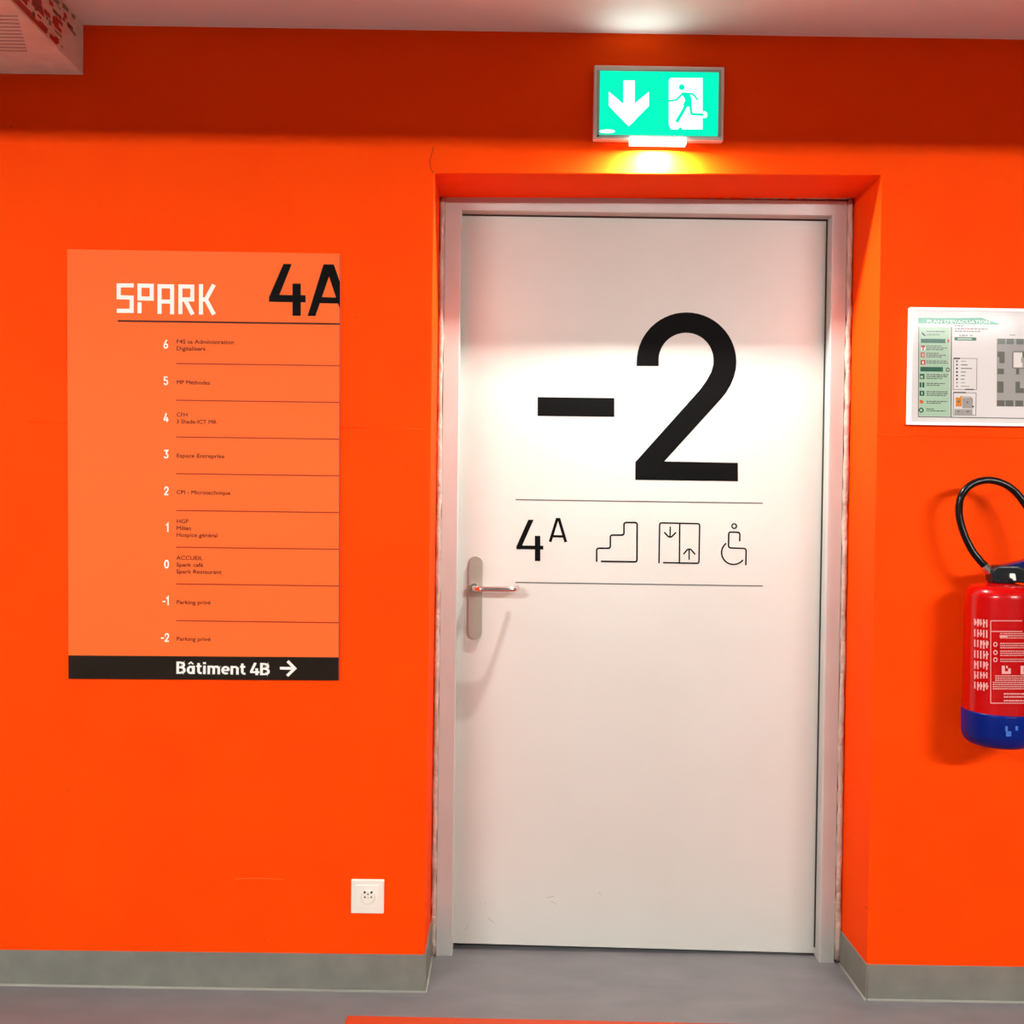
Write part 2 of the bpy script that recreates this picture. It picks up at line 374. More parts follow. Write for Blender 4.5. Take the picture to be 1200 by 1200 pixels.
# frame: U-shaped face with a jamb return, a shadow groove and the lumpy sealant against the plaster
fx0, fx1 = XL+.015, XR-.017; ft = at(760, 232, YF).z; fi0 = lx0+.001; fi1 = at(975, 500, YF).x
fi1 = (at(976.5, 252, YF).x+at(959.5, 1120, YF).x)/2; fit = (at(760, 249.5, YF)).z
fb0, fb1 = fz(fx0)-.002, fz(fx1)-.002
bm = bmesh.new()
O_ = [(fx0, fb0), (fx0, ft), (fx1, ft), (fx1, fb1)]; I_ = [(fi0, fb0), (fi0, fit), (fi1, fit), (fi1, fb1)]
VV = [[[bm.verts.new((p[0], y, p[1])) for p in L_] for L_ in (O_, I_)] for y in (YF, DEPTH-.02)]
for i in range(3):
    bm.faces.new((VV[0][0][i], VV[0][0][i+1], VV[0][1][i+1], VV[0][1][i])); bm.faces.new((VV[1][0][i], VV[1][1][i], VV[1][1][i+1], VV[1][0][i+1]))
    for q_ in (0, 1): bm.faces.new((VV[0][q_][i], VV[1][q_][i], VV[1][q_][i+1], VV[0][q_][i+1]))
for i in (0, 3): bm.faces.new((VV[0][0][i], VV[0][1][i], VV[1][1][i], VV[1][0][i]))
bmesh.ops.recalc_face_normals(bm, faces=bm.faces)
fr = fin(bm, 'frame', M['frame'], door, bevel=.0025)
# rebate seal: thin dark line where leaf meets jamb
bm = bmesh.new()
box(bm, (fi1-.004, YL-.002, c.z), (fi1, YL+.004, fit)); box(bm, (fi0, YL-.002, fit-.004), (fi1, YL+.004, fit))
fin(bm, 'seal', M['dark'], door)
def bead(name, p, q, r, m, n=70, s=1.0):
    b = bmesh.new(); P = []; R_ = []
    for i in range(n+1):
        t = i/n; P.append(Vector(p).lerp(Vector(q), t)+Vector((random.gauss(0, .0006), random.gauss(0, .0008), random.gauss(0, .0006)))*s); R_.append(r*random.uniform(.82, 1.18))
    tube(b, P, R_, 8); return fin(b, name, m, door, smooth=True)
bead('sealant_bead', (XL+.008, YF-.001, .01), (XL+.008, YF-.001, ft+.004), .0075, M['filler'])
bead('sealant_bead', (XR-.009, YF-.001, .01), (XR-.009, YF-.001, ft+.004), .0085, M['filler'])
bead('sealant_bead', (XL+.01, YF-.001, ft+.006), (XR-.01, YF-.001, ft+.011), .0075, M['filler'])

YP = YL-.0005
K = M['black']
# minus sign and numeral two (traced at their place on the leaf)
flat('minus_sign', [rect(630, 465.8, 720, 488)], lambda x, y: at(x, y+(x-675)*.012, YP), K, leaf)
two = [(746, 429)]+[(804.5+58.5*math.cos(t), 424.5-58.5*math.sin(t)) for t in [math.pi*(1-i/28) for i in range(29)]]
two += [(862.5, 432), (860, 442), (856, 451.5), (851, 460), (845, 467.5), (778.5, 540.7), (864.8, 542.3), (864.8, 564), (744.5, 562.4), (744.5, 541.5), (820, 457), (828, 446), (833.5, 436), (836, 427)]
two += [(804+32*math.cos(t), 421.5-31.5*math.sin(t)) for t in [math.pi*i/24 for i in range(25)]]+[(772, 429)]
flat('numeral_two', [two], px_map(YP), K, leaf)
for y in (585.5, 682.5):
    flat('divider_line', ribbon([(604, y), (894, y+4.2)], 1.25), px_map(YP), M['grey_line'], leaf)
s6 = lambda s: px_map(YP, 590, 580, 7.059)
m6 = px_map(YP, 590, 580, 7.059); m7 = px_map(YP, 750, 590, 7.5)
flat('numeral_four', [[(205, 205), (250, 205), (155, 418), (330, 420), (330, 452), (107, 449), (107, 425)], rect(260, 338, 305, 547)], m6, K, leaf)
flat('letter_a', ribbon([(386, 388), (445, 196)], 24)+ribbon([(516, 390), (458, 196)], 24)+ribbon([(410, 342), (498, 343)], 20)+[rect(433, 190, 470, 212)], m6, K, leaf)
flat('stairs_icon', ribbon([(771, 553), (771, 441), (884, 441), (884, 332), (997, 332), (997, 228), (1106, 228), (1104, 554), (806, 549)], 13.5, round_=20), m6, K, leaf)
lift = ribbon([(167, 525), (173, 170), (525, 178), (518, 526), (203, 520)], 13, round_=20)+ribbon([(349, 172), (346, 522)], 13)
lift += ribbon([(266, 204), (264, 292)], 12)+ribbon([(213, 252), (252, 294), (276, 294), (316, 254)], 13, round_=8)
lift += ribbon([(432, 495), (432, 405)], 12)+ribbon([(381, 446), (420, 402), (446, 402), (485, 448)], 13, round_=8)
flat('lift_icon', lift, m7, K, leaf)
wc = ribbon(ell(828, 199, 20, 20, n=18), 12, True)+ribbon([(876, 333), (878, 254), (780, 250), (778, 390), (933, 396), (930, 543)], 13, round_=22)
wc += ribbon(ell(822, 432, 105, 104, 38, 232, 24), 13)
flat('wheelchair_icon', wc, m7, K, leaf)
for pts in ([(545, 1090), (549, 1084)], [(572, 1076), (580, 1082)], [(568, 1058), (569, 1060)], [(640, 1052), (650, 1050)], [(646, 1056), (652, 1060)], [(702, 1045), (704, 1049)]):
    flat('scuff', ribbon(pts, .7), px_map(YP), mat('scuff_grey', (.36, .34, .30), .6), leaf)

# lever handle on its long plate
hp = at(556.5, 700, YL); hx = hp.x+.0015
zt, zbm = at(556, 651.5, YL).z, at(555, 748.5, YL).z; hw = .0198
pts = [(hx+hw*math.cos(math.radians(t)), zt-hw+hw*math.sin(math.radians(t))) for t in range(0, 181, 15)]
pts += [(hx+hw*math.cos(math.radians(t)), zbm+hw+hw*math.sin(math.radians(t))) for t in range(180, 361, 15)]
bm = bmesh.new(); prism(bm, pts, YL-.009, YL)
handle = fin(bm, 'handle_plate', M['steel'], leaf, label='brushed steel plate')
me = handle.data
bv = handle.modifiers.new('bevel', 'BEVEL'); bv.width = .003; bv.segments = 3; bv.angle_limit = .8
lz = at(556, 688, YL).z; lx = hx-.002; ltx = at(606, 688, YL-.045).x
path = smooth_path([(lx, YL-.005, lz), (lx, YL-.03, lz), (lx+.003, YL-.05, lz), (lx+.016, YL-.062, lz), (lx+.035, YL-.064, lz), ((lx+ltx)/2, YL-.064, lz),
                    (ltx-.020, YL-.063, lz), (ltx-.006, YL-.055, lz), (ltx-.001, YL-.038, lz), (ltx, YL-.018, lz)], 5)
bm = bmesh.new(); tube(bm, path, .0085, 16)
fin(bm, 'lever', M['steel_shiny'], handle, smooth=True)
bm = bmesh.new(); tube(bm, [(lx, YL-.007, lz), (lx, YL-.017, lz)], .0125, 20); fin(bm, 'lever_rose', M['steel_shiny'], handle)

# ------------------------------------------------------------------ directory sign
YS = -.006
c0, c1, c2, c3 = [at(x, y, YS) for x, y in ((78.7, 292), (399, 297.3), (397, 797.5), (80.3, 795.5))]
sign = thing('directory_sign', ((c0.x+c1.x)/2, 0, c3.z), 'tall light orange floor directory board with black 4A, left of the door', 'sign')
bm = bmesh.new(); prism(bm, [(c0.x, c0.z), (c1.x, c1.z), (c2.x, c2.z), (c3.x, c3.z)], YS, 0)
panel = fin(bm, 'panel', M['sign'], sign)
YT = YS-.0005
flat('footer_band', [[(80.2, 768), (397.2, 770.3), (397, 797.4), (80.3, 795.4)]], px_map(YT), M['band'], sign)
flat('edge_strip', [[(398.0, 297.5), (399.2, 297.5), (397.9, 797.3), (396.7, 797.3)]], px_map(YT-.0001), M['sign_edge'], sign)
ms = px_map(YT-.0002, 120, 290, 4.138)
W = M['white_print']
def sp(name, lst): flat(name, sum([ribbon(p, 20, cl) for p, cl in lst], []), ms, W, sign)
sp('letter_s', [([(152, 184), (79, 184), (79, 241), (142, 243), (142, 307), (70, 307)], False)])
sp('letter_p', [([(180, 185), (239, 186), (239, 248), (180, 247)], True), ([(180, 266), (180, 319)], False)])
sp('letter_a', [([(277, 322), (277, 188), (338, 189), (338, 324)], False), ([(277, 262), (338, 263)], False)])
sp('letter_r', [([(378, 323), (378, 189), (436, 190), (436, 252), (388, 252)], False), ([(402, 256), (438, 325)], False)])
sp('letter_k', [([(478, 178), (478, 325)], False), ([(541, 180), (502, 252), (541, 325)], False), ([(478, 252), (504, 252)], False)])
flat('numeral_four', [[(878, 80), (918, 80), (858, 230), (985, 232), (985, 266), (808, 263), (808, 240)], rect(922, 175, 962, 331)], ms, K, sign)
flat('letter_a', [[(1072, 82), (1112, 82), (1100, 138), (1033, 332), (995, 332)], [(1085, 82), (1122, 82), (1152, 168), (1152, 300), (1098, 138)], [(1058, 240), (1152, 243), (1152, 272), (1044, 270)]], ms, K, sign)
flat('heading_rule', ribbon([(138, 376), (398.2, 379.7)], 2.0), px_map(YT-.0001), M['brown_print'], sign)
for i in range(8):
    y = 426.2+i*43.05
    flat('divider_line', ribbon([(206.5, y-.2), (397.6-i*.12, y+2.4-.02*i)], 1.25), px_map(YT-.0001), M['rule'], sign)
rows = ['6', '5', '4', '3', '2', '1', '0', '-1', '-2']
txt = ['F4S sa Administration\nDigitalisers', 'MP Méthodes', 'CFH\n3 Shade-ICT MR', 'Espace Entreprise', 'CPI - Microtechnique', 'HGF\nMilian\nHospice général', 'ACCUEIL\nSpark café\nSpark Restaurant', 'Parking privé', 'Parking privé']
wid = [67, 39, 47, 56, 63, 48, 53, 40, 40]
for i, (r_, tx) in enumerate(zip(rows, txt)):
    base = 408.6+i*42.95; h = .0232
    adv = sum(glyph(c)[1] for c in r_)*h
    o0 = at(197.3+i*.15, base, YT)
    polys, fn = word(r_, h, o0.x-adv, o0.z, YT-.0002)
    flat('floor_number', polys, fn, W, sign)
    nl = tx.count('\n')+1
    y0 = 406.3+i*42.95-(nl-1)*4.0-(0 if nl > 1 else -1)
    if i == 0: y0 = 402.5
    print_text('tenant_lettering', tx, 206.5, y0, YT-.0002, 4.9, wid[i], M['brown_print'], sign, bold=0, line=1.19 if nl > 1 else 1)
o0 = at(206.5, 789.5, YT)
polys, fn = word('Bâtiment', .0322, o0.x, o0.z, YT-.0003, sx=1.0); wd_ = max(p[0] for q in polys for p in q); k_ = (273-206.5)*.00225/wd_
tot = wd_
polys = [[(p[0]*81*.00225/tot, p[1]) for p in q] for q in polys]
flat('footer_lettering', polys, fn, W, sign)
o1 = at(293, 791, YT); polys, fn = word('4B', .0322, o1.x, o1.z, YT-.0003, sx=1.0); tot = max(p[0] for q in polys for p in q)
polys = [[(p[0]*23*.00225/tot, p[1]) for p in q] for q in polys]
flat('footer_lettering', polys, fn, W, sign)
flat('footer_arrow', ribbon([(328, 783), (345, 783.3)], 3.2)+ribbon([(337, 774.8), (345.5, 783.3), (336.5, 792)], 3.4), px_map(YT-.0003), W, sign)

# ------------------------------------------------------------------ exit sign
YE = -.024; m4 = lambda Y: px_map(Y, 680, 60, 6.316)
e0, e1 = at(695.2, 163, YE), at(849.2, 78.2, YE)
ex = thing('exit_sign', ((e0.x+e1.x)/2, 0, e0.z), 'backlit green exit sign with down arrow and running figure above the door', 'sign')
bm = bmesh.new(); box(bm, (e0.x, YE, e0.z), (e1.x, 0, e1.z)); fin(bm, 'case', M['exit_case'], ex, bevel=.003)
def ring(x0, y0, x1, y1, t): return ribbon([(x0, y0), (x1, y0), (x1, y1), (x0, y1)], t, True)
flat('bezel', [rect(122, 138, 1042, 634)], m4(YE-.0004), M['exit_inner'], ex)
bm = bmesh.new(); g0, g1 = m4(YE)(140, 618), m4(YE)(1024, 160); box(bm, (g0.x, YE-.003, g0.z), (g1.x, YE, g1.z)); face = fin(bm, 'face', M['exit_green'], ex, bevel=.001)
Yg = YE-.0036; mg = m4(Yg)
flat('arrow', [rect(320, 217, 403, 400), [(212, 300), (320, 392), (320, 517), (212, 405)], [(508, 300), (508, 405), (403, 510), (403, 388)], [(318, 385), (405, 385), (405, 512), (358, 555), (318, 515)]], mg, M['exit_white'], face)
flat('doorway', [[(668, 198), (905, 198), (905, 578), (755, 578), (740, 558), (724, 578), (672, 578), (656, 548), (656, 215)], ell(918, 470, 23, 25, n=16)], mg, M['exit_white'], face)
run = [ell(751, 266, 22, 22, n=18)]+ribbon([(656, 366), (708, 362), (728, 345), (760, 312)], 15, round_=8)+ribbon([(752, 311), (826, 315), (846, 330), (870, 362)], 15, round_=8)
run += [[(748, 310), (808, 312), (822, 345), (826, 405), (796, 412), (760, 400), (776, 360)]]
run += ribbon([(784, 398), (756, 452), (712, 526)], 25)+ribbon([(814, 398), (824, 466), (914, 470)], 19, round_=8)
flat('running_figure', run, m4(Yg-.0003), M['exit_green'], face)
flat('maker_label', [ell(200, 593, 58, 14, n=20)], m4(Yg), M['exit_white'], face)
flat('status_light', [ell(131, 628, 9, 7, n=10)], m4(YE-.0006), M['hole'], ex)
s0, s1 = at(738, 168.5, YE-.020), at(804.5, 160.5, YE-.020)
bm = bmesh.new(); box(bm, (s0.x, YE-.020, s0.z), (s1.x, YE-.0005, s1.z)); fin(bm, 'downlight_diffuser', M['exit_lamp'], ex, bevel=.002)
def area(name, loc, sx, sy, e, rot, col, parent, spread=math.pi):
    l = bpy.data.lights.new(name, 'AREA'); l.shape = 'RECTANGLE'; l.size = sx; l.size_y = sy; l.energy = e; l.color = col; l.spread = spread
    o = bpy.data.objects.new(name, l); COL.objects.link(o); o.location = loc; o.rotation_euler = rot
    o.parent = parent; o.matrix_parent_inverse = parent.matrix_world.inverted()
xm = (s0.x+s1.x)/2
area('downlight', (xm, YE-.0095, s0.z-.001), (s1.x-s0.x)*.4, .010, EXIT_WATT, (0, 0, 0), (1, .98, .93), ex, )
area('uplight', (xm-.05, YE+.006, e1.z+.001), .16, .008, EXIT_UP_WATT, (math.pi+.85, 0, 0), (.9, 1, .93), ex, 2.5)

# ------------------------------------------------------------------ power socket
so = at(431, 1050.5, 0); 
sk = thing('power_socket', (so.x, 0, so.z-.044), 'square cream-white wall socket low on the orange wall', 'socket')
sx0, sz1 = at(411.6, 1031.5, -.008).x, at(431, 1031.2, -.008).z; sx1, sz0 = at(450, 1040, -.008).x, at(431, 1070.6, -.008).z
bm = bmesh.new(); box(bm, (sx0, -.008, sz0), (sx1, 0, sz1)); fin(bm, 'cover_plate', M['plastic'], sk, bevel=.0018)
scx, scz = (sx0+sx1)/2, (sz0+sz1)/2
bm = bmesh.new(); box(bm, (scx-.031, -.0095, scz-.031), (scx+.031, -.007, scz+.031)); fin(bm, 'insert', M['plastic'], sk, bevel=.0008)
fc = at(431.2, 1050.6, -.01)
bm = bmesh.new(); tube(bm, [(fc.x, -.009, fc.z-.001), (fc.x, -.0145, fc.z-.001)], .0185, 28); pf = fin(bm, 'socket_face', M['plastic'], sk, bevel=.001)
for hx_, hz_, r_ in ((427.4, 1045.7, 1.35), (435.3, 1045.9, 1.35), (431.2, 1048, .9), (427.6, 1051.4, 1.1), (435.1, 1051.4, 1.0), (431.4, 1051.9, .5)):
    b = bmesh.new(); p = at(hx_, hz_, -.0146); tube(b, [(p.x, -.0150, p.z), (p.x, -.012, p.z)], r_*.00225, 12); fin(b, 'contact_hole', M['hole'], pf)

# ------------------------------------------------------------------ evacuation plan
YV = -.012; v0 = at(1064.5, 497.5, YV); v1 = at(1066.5, 360.3, YV); vx1 = v1.x+.445; mv = px_map(YV-.0009)
ev = thing('evacuation_plan', ((v0.x+vx1)/2, 0, v0.z), 'white framed evacuation plan on the orange wall right of the door', 'sign')
bm = bmesh.new(); box(bm, (v1.x-.001, YV, v0.z), (vx1, 0, v1.z)); fin(bm, 'backing_board', M['alu'], ev, bevel=.0015)
bm = bmesh.new(); t = .007
for a_, b_ in (((v1.x-.0012, v0.z-.0005), (v1.x+t, v1.z+.0005)), ((vx1-t, v0.z), (vx1, v1.z)), ((v1.x+t, v0.z-.0005), (vx1-t, v0.z+t)), ((v1.x+t, v1.z-t), (vx1-t, v1.z+.0005))):
    box(bm, (a_[0], YV-.003, a_[1]), (b_[0], YV, b_[1]))
fin(bm, 'frame', M['alu'], ev)
bm = bmesh.new(); box(bm, (v1.x+t, YV-.0006, v0.z+t), (vx1-t, YV, v1.z-t)); fin(bm, 'paper', M['paper'], ev)
gm = [M['p_mint'], M['p_green'], M['p_mid'], M['p_grey'], M['p_lgrey'], M['p_dgrey'], M['p_red'], M['p_orange'], M['p_white'], M['paper']]
MI, GR, MD, G, LG, DG, RD, OR, WH, PA = range(10)
def tilt(px, py): return (px, py+(px-1130)*.012)
def mvp(dy): return lambda x, y: at(*tilt(x, y), YV-dy)
def T(lst, m): return [(p, m) for p in lst]
flat('header_banner', T([[(1076, 373), (1150, 372.2), (1173, 380.0), (1076, 379.6)]], MD), mvp(.0009), gm, ev)
print_text('header_lettering', "PLAN D'EVACUATION", 1086, 378.3, YV-.0013, 3.9, 74, M['p_white'], ev, heavy=False)
ip = T([rect(1076.5, 383, 1115.5, 488.5)], GR)+[]
flat('instruction_panel', T(ribbon([(1076.7, 383.5), (1076.2, 489), (1199, 489.5), (1290, 490)], 1.0), G)+T([rect(1077.2, 384, 1113, 488.3)], MI), mvp(.0009), gm, ev)
pr = T([rect(1079, 397.5, 1108, 402.3), rect(1078.5, 430.5, 1105, 435.8)], GR)+T([rect(1110, 398, 1112.5, 401.6)], RD)+T(ribbon([(1115, 383.5), (1114.3, 489)], 1.3), G)
pr += T([rect(1079.3, 405.3, 1084, 411), rect(1079, 413.5, 1083.5, 419.3), rect(1078.8, 422.6, 1084.3, 428)], RD)+T([rect(1080.6, 424, 1082.6, 426.8), rect(1080.3, 415, 1082.6, 415.8), rect(1080.3, 417, 1082.6, 417.8), rect(1079.6, 407.6, 1080.8, 411), rect(1082.6, 407.6, 1084, 411)], WH)
pr += T([rect(1077.8, 438.8, 1083.4, 444.8), rect(1077.6, 448.8, 1083.2, 454.6), rect(1077.6, 458.6, 1083.2, 464.4)], GR)+T([rect(1078.6, 440.8, 1081.6, 443.8), rect(1079.8, 448.8, 1080.8, 454.6), rect(1079.6, 459.8, 1081.2, 463)], MI)
pr += T([[(1080, 389), (1085, 394), (1083.5, 394.6), (1080.4, 392)]], DG)+T([ell(1079.8, 471.5, 2.4, 2.3, n=10)], OR)+T(ribbon([(1078.4, 469.2), (1081.6, 473)], 1.1), RD)+T(ribbon(ell(1079.5, 481.3, 2.3, 2.3, n=14), 1.3, True), GR)+T(ribbon(ell(1110.7, 433.5, 2, 2, n=12), .9, True), DG)
random.seed(9)
for y, x1 in ((388.8, 1108), (392.6, 1101), (406, 1103), (408.2, 1110), (410.2, 1106), (414.5, 1100), (416.6, 1108), (418.6, 1104), (423.6, 1110), (425.8, 1111), (439.6, 1111), (441.8, 1110), (444, 1104), (449.8, 1107), (452, 1101), (459.4, 1110), (461.6, 1111), (463.8, 1109), (470.8, 1110), (473, 1102), (479.8, 1094), (482, 1108)):
    x = 1085.5
    while x < x1:
        wv = random.uniform(1.6, 5); pr.append((rect(x, y-.55, min(x+wv, x1), y+.55), G)); x += wv+.7
flat('instruction_print', pr, mvp(.0013), gm, ev, kind='stuff')
lg = T(ribbon([(1117.5, 420), (1145, 420), (1144.3, 456.6), (1117, 456.6)], .6, True), G)+T([rect(1118.5, 395.3, 1144, 399)], GR)+T([rect(1122, 396.4, 1139, 397.9)], MI)+T([rect(1117.5, 419.3, 1125, 420.9), rect(1131, 455.6, 1141, 456.6)], DG)
for i in range(8):
    y = 423.4+i*4.2; lg.append((ell(1121.4, y, 1.2, 1.2, n=8), (G, G, DG, DG, DG, DG, LG, LG)[i])); lg.append((rect(1126, y-.5, 1126+(6, 8, 13, 6, 5, 4, 5, 10)[i], y+.5), LG if i in (0, 6, 7) else G))
for y, a_, b_, m_ in ((381.8, 1119, 1129, G), (385.2, 1119, 1158, G), (388.2, 1119, 1149, G), (393, 1124, 1134, G), (393, 1136.5, 1140, G)):
    x = a_
    while x < b_: wv = random.uniform(1.8, 4.5); lg.append((rect(x, y-.6, min(b_, x+wv), y+.6), RD if y == 385.2 and x < 1135 and x > 1127 else m_)); x += wv+.8
flat('legend', lg, mvp(.0013), gm, ev, kind='stuff')
sm = T(ribbon([(1117.4, 460.5), (1144, 460.5), (1143.5, 486.5), (1117, 486.5)], .6, True), G)+T([rect(1117.3, 459.4, 1132, 460.6)], DG)
sm += T([rect(1127.5, 466, 1139.5, 478.5), rect(1118.5, 479.5, 1139.5, 486)], LG)+T([rect(1120, 466, 1127, 476.4), [(1124, 466), (1127.5, 463.5), (1127.5, 466)]], OR)+T([rect(1122, 469.6, 1125, 471.6), rect(1132.6, 470.6, 1134.6, 472.4), rect(1122, 481.6, 1124.4, 483), rect(1133, 481.6, 1135.4, 483)], G)+T(ribbon([(1128, 465), (1137, 465), (1139.5, 468), (1139.5, 479)], .6), G)+T([ell(1140.5, 476.4, 1, 1, n=8)], DG)
flat('site_map', sm, mvp(.0013), gm, ev)
fp = T([rect(1168, 396.3, 1242, 475.8)], LG)
flat('floor_plan', fp, mvp(.0009), gm, ev)
bl = []
for x0_ in (1169.3, 1179.5, 1191, 1202, 1214, 1226): bl += [rect(x0_, 396.5, x0_+8.6, 402.8), rect(x0_-1.2, 468.6, x0_+8, 475.4)]
bl += [rect(1169, 411.5, 1177.3, 418), rect(1171, 418, 1177.3, 425), rect(1169, 431.5, 1176.5, 438), rect(1168.6, 446.5, 1176, 459.8), rect(1190, 446.5, 1195.3, 459.8), rect(1195.3, 454, 1200, 459.8), rect(1190.6, 431.5, 1194.4, 438), rect(1198, 411, 1208, 420), rect(1212, 440, 1222, 459)]
flat('floor_plan_rooms', T(bl, G)+T(ribbon([(1199, 411), (1188, 411), (1186.5, 414), (1186.5, 430), (1190, 431), (1205, 431)], .8), G)+T([rect(1188, 412.6, 1198, 429.6)], PA)+T([rect(1196.6, 418, 1200, 424)], LG)+T([rect(1183, 391.5, 1190, 392.6)], LG), mvp(.0013), gm, ev, kind='stuff')

# ------------------------------------------------------------------ fire extinguisher
YX = -.12; RX = .0865
lx_ = at(1131.8, 770, YX).x; CXX = lx_+RX
zbot = at(1172, 873.5, YX).z+.004; zcap = at(1172, 836, YX-.05).z; ztop = at(1172, 683.5, YX).z
ext = thing('fire_extinguisher', (CXX, YX, zbot), 'red fire extinguisher with blue foot and black hose hung on the wall', 'fire extinguisher')
c = (CXX, YX)
bm = bmesh.new()
prof = [(.0, zcap-.03), (RX-.001, zcap-.03), (RX, zcap), (RX, ztop-.034)]
prof += [(RX-.030+.030*math.cos(math.radians(t)), ztop-.034+.030*math.sin(math.radians(t))) for t in range(10, 91, 10)]+[(.035, ztop), (.02, ztop+.004), (0, ztop+.004)]
lathe(bm, prof, c, 64); body = fin(bm, 'cylinder', M['ext_red'], ext, smooth=True)
bm = bmesh.new()
prof = [(0, zbot), (.060, zbot)]+[(.060+.028*math.sin(math.radians(t)), zbot+.034-.034*math.cos(math.radians(t))) for t in range(15, 91, 15)]+[(RX+.0022, zcap-.004), (RX+.0012, zcap), (RX-.001, zcap+.0005)]
lathe(bm, prof, c, 64); fin(bm, 'foot_cap', M['ext_blue'], ext, smooth=True)
# raised marks on the foot
def cyl_map(dr=.0006, rad=RX):
    """pixels of the photograph read on the front of the cylinder"""
    def fn(px, py):
        d = rt*(px-600)/F-up*(py-600)/F+fw
        ox, oy = CP.x-c[0], CP.y-c[1]; A_ = d.x**2+d.y**2; B_ = 2*(ox*d.x+oy*d.y); C_ = ox*ox+oy*oy-(rad+dr)**2
        disc = B_*B_-4*A_*C_
        t = (-B_-math.sqrt(max(0, disc)))/2/A_
        return CP+d*t
    return fn
def subdiv(p, n=4):
    x0, y0, x1, y1 = p; return [rect(x0+(x1-x0)*i/n, y0, x0+(x1-x0)*(i+1)/n, y1) for i in range(n)]
lab = []
random.seed(3)
# frame lines and rows of small print (too small to read in the photograph)
for y in (727.5, 740, 824): lab += subdiv((1161, y-.45, 1198 if y < 800 else 1205, y+.45), 8)
lab += [rect(1160.6, 727.5, 1161.4, 824)]
for k in range(7):                                              # column printed sideways at the left
    y0_ = 725+k*12.3
    for j in range(5):
        x0_ = 1141.5+j*3.5
        lab += [rect(x0_, y0_+j*.3, x0_+1.6, y0_+random.uniform(7, 10)+j*.3)]
        if random.random() < .6: lab += [rect(x0_+1.6, y0_+random.uniform(1, 5), x0_+2.8, y0_+random.uniform(5.5, 7))]
def rowp(x0_, x1_, y, h):
    x = x0_; out = []
    while x < x1_:
        wv = random.uniform(.9, 2.6); out.append(rect(x, y-h/2, min(x+wv, x1_), y+h/2)); x += wv+.6
    return out
for y in (742.5, 745, 747.5, 754, 756.5, 759, 763, 765.5, 768, 772.5, 775): lab += rowp(1172, 1206, y, 1.1)
for y in (792, 794.5, 797, 799.5, 802, 804.5, 807): lab += rowp(1163 if y > 797 else 1166, 1206, y, 1.2)
for y in (813, 816.5, 821): lab += rowp(1176, 1203, y, 1.6)
lab += [rect(1171, 744.5, 1180, 746.5)]
for y in (755, 764.5, 773): lab += ribbon(ell(1166, y, 2, 2.3, n=10), 1.1, True)
# the two bold marks in the middle of the label
lab += [rect(1173.5, 780, 1177, 789.5), rect(1177, 786.5, 1184, 789.5), rect(1181, 783, 1184, 786.5), rect(1178.5, 780.2, 1180.5, 783)]
lab += [rect(1195.5, 780, 1199, 790), rect(1199, 780, 1204, 783), rect(1199, 787, 1204, 790)]
def fx(polys): return [[(a_+.001*0, b_) for a_, b_ in [(q_[0], q_[1]) for q_ in p]] for p in polys]
o = flat('label_print', fx(lab), cyl_map(), M['ext_print'], body, kind='stuff')
flat('foot_mark', [rect(1178, 851, 1181, 857), rect(1179, 857, 1185, 863), rect(1190, 851, 1193, 856)], cyl_map(.0022), mat('worn_blue', (.05, .16, .50), .3), ext)
# neck, valve, levers
bm = bmesh.new(); lathe(bm, [(0, ztop), (.030, ztop), (.033, ztop+.004), (.033, ztop+.014), (.028, ztop+.018), (0, ztop+.018)], c, 32); fin(bm, 'neck_ring', M['ext_black'], ext, smooth=False)
vz = ztop+.016
bm = bmesh.new(); prism(bm, [(CXX-.031, vz-.012), (CXX+.075, vz-.014), (CXX+.085, vz+.010), (CXX+.03, vz+.030), (CXX-.022, vz+.030), (CXX-.034, vz+.016)], YX-.022, YX+.022)
valve = fin(bm, 'valve_body', M['ext_black'], ext, bevel=.005, segs=3)
bm = bmesh.new(); prism(bm, [(CXX-.020, vz+.026), (CXX+.020, vz+.034), (CXX+.12, vz+.062), (CXX+.124, vz+.056), (CXX+.03, vz+.010), (CXX-.018, vz+.016)], YX-.017, YX+.017)
fin(bm, 'lever', M['ext_navy'], valve, bevel=.003)
bm = bmesh.new(); prism(bm, [(CXX+.02, vz-.008), (CXX+.13, vz-.02), (CXX+.132, vz-.012), (CXX+.03, vz+.008)], YX-.014, YX+.014); fin(bm, 'carry_grip', M['ext_black'], valve, bevel=.003)
tg = at(1186.5, 676, YX-.027)
bm = bmesh.new(); prism(bm, [(tg.x-.006, tg.z-.009), (tg.x+.009, tg.z-.009), (tg.x+.006, tg.z+.008), (tg.x-.006, tg.z+.008)], YX-.030, YX-.0225); fin(bm, 'safety_seal', M['white_print'], valve, bevel=.002)
fa, fb_ = at(1153.5, 662, YX), at(1162, 672.5, YX)
bm = bmesh.new(); tube(bm, [fa, fa.lerp(fb_, .75)], .0115, 20); tube(bm, [fa.lerp(fb_, .7), fb_+(fb_-fa)*.35], .0075, 14); fin(bm, 'ferrule', M['steel_shiny'], ext)
hp_ = [(1155.5, 664.5, -.12), (1148, 656.5, -.118), (1138, 643, -.112), (1128.5, 622, -.105), (1123.8, 600, -.10), (1127, 580.5, -.10), (1140, 567, -.10), (1160, 562.7, -.10), (1181, 569.5, -.105), (1198, 586, -.11), (1214, 615, -.12),
       (1224, 655, -.13), (1229, 700, -.135), (1230, 750, -.135), (1229, 790, -.13)]
bm = bmesh.new(); tube(bm, smooth_path([at(x, y, Y) for x, y, Y in hp_], 6), .0092, 14); hose = fin(bm, 'hose', M['rubber'], ext, smooth=True)
n0, n1 = at(1229, 788, -.13), at(1227, 835, -.128)
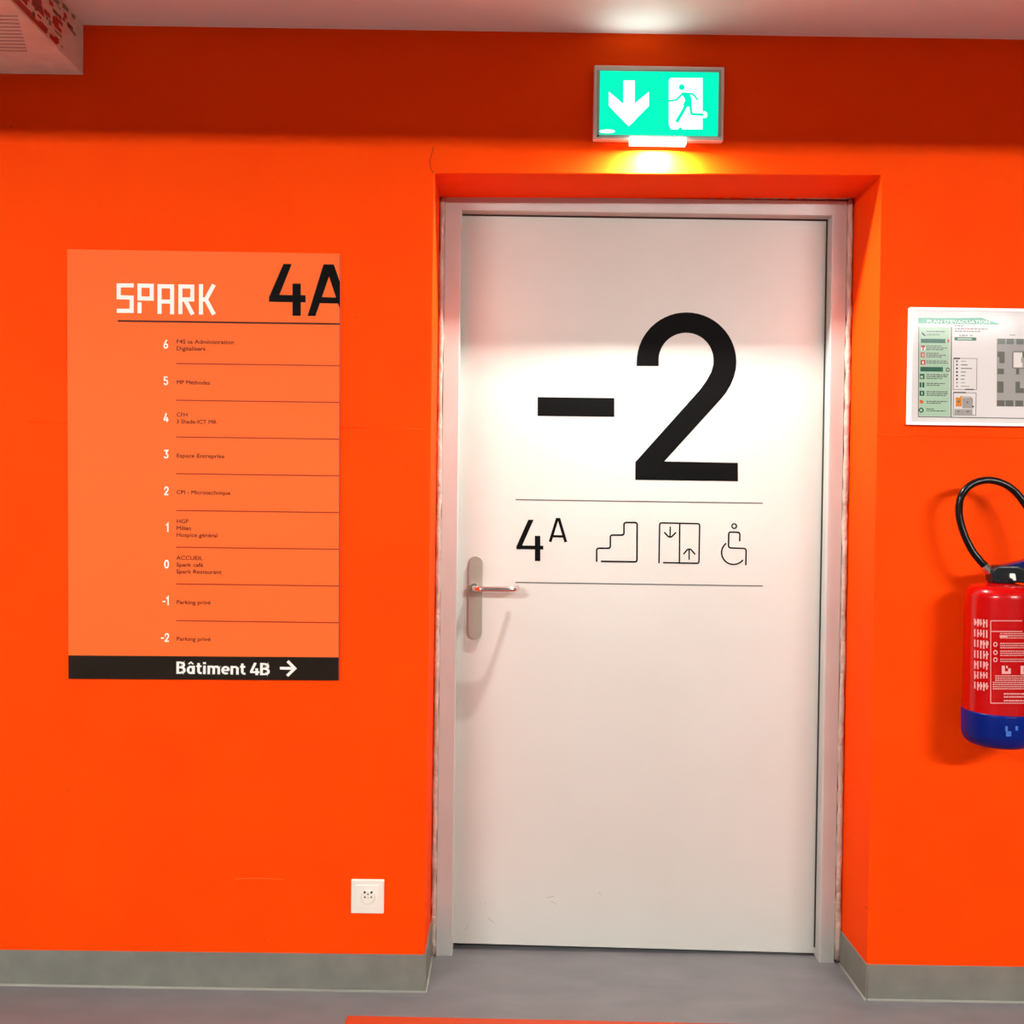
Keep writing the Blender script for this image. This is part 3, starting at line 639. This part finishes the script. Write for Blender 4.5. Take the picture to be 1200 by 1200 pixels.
bm = bmesh.new(); tube(bm, [n0, n0.lerp(n1, .25), n1], [.012, .013, .017], 18); fin(bm, 'nozzle', M['ext_black'], ext)
bm = bmesh.new()
box(bm, (CXX-.02, YX+.08, zcap+.16), (CXX+.02, 0, zcap+.22)); box(bm, (CXX-.02, -.004, zcap+.1), (CXX+.02, 0, ztop-.05))
fin(bm, 'wall_bracket', M['ext_black'], ext)

# ------------------------------------------------------------------ duct at the ceiling, upper left
DX = (at(97.5, 32, 0).x+at(98.8, 88, 0).x)/2; DZ0, DZ1 = at(98, 88.3, 0).z, at(0, 86.3, 0).z
yd = BEAM_Y
du = thing('ceiling_duct', (DX-.25, yd/2, CZ), 'beige boarded duct under the ceiling in the upper left corner', 'duct')
bm = bmesh.new(); prism(bm, [(DX, DZ0), (DX, CZ), (DX-.6, CZ), (DX-.6, DZ1-.001)], yd+.002, 0); fin(bm, 'casing', M['duct'], du, bevel=.003)
for k in range(11):
    y = -.145-.0185*k
    bm = bmesh.new(); xr = DX-.08+.0065*k; box(bm, (DX-.58, y-.0022, DZ1-.0028), (xr, y+.0022, DZ0+.002)); fin(bm, 'groove_strip', M['duct_line'], du)
# printed tape on the duct's side, seen edge-on
sd = lambda y, z: Vector((DX+.0006, y, z))
random.seed(12); pol = []; zt_, zb_ = CZ-.004, DZ0+.006; H_ = zt_-zb_
for i in range(260):
    y0_ = -.05-random.random()**1.2*.9; z0_ = zb_+H_*random.random()
    if y0_ > -.12 and z0_ < zb_+H_*.55: continue
    ln = random.uniform(.008, .04); hh = random.uniform(.004, .014)
    m_ = random.choice([0, 0, 1, 1, 3, 4]) if z0_ < zb_+H_*.75 else random.choice([3, 4, 4, 1])
    pol.append(([(y0_, z0_), (y0_-ln, z0_+random.uniform(-.004, .004)), (y0_-ln, min(zt_, z0_+hh)), (y0_, min(zt_, z0_+hh))], m_))
base = [([(-.10, zb_+H_*.45), (-.22, zb_), (-1.1, zb_), (-1.1, zt_), (-.05, zt_)], 1)]
big = [([(-.23, zb_+H_*.30), (-.42, zb_+H_*.30), (-.42, zb_+H_*.62), (-.25, zb_+H_*.62)], 0), ([(-.22, zb_+.002), (-.5, zb_+.002), (-.5, zb_+H_*.13), (-.21, zb_+H_*.16)], 0), ([(-.30, zb_+H_*.4), (-.40, zb_+H_*.4), (-.40, zb_+H_*.47), (-.31, zb_+H_*.47)], 2)]
nX = Vector((1, 0, 0)); sm_ = [M['st_red'], M['st_white'], M['st_orange'], M['st_dark'], M['st_green']]
tp = flat('printed_tape', base, sd, sm_, du, n=nX)
flat('tape_print', pol, lambda y, z: Vector((DX+.0011, y, z)), sm_, tp, n=nX, kind='stuff')
flat('tape_print', big, lambda y, z: Vector((DX+.0016, y, z)), sm_, tp, n=nX, kind='stuff')
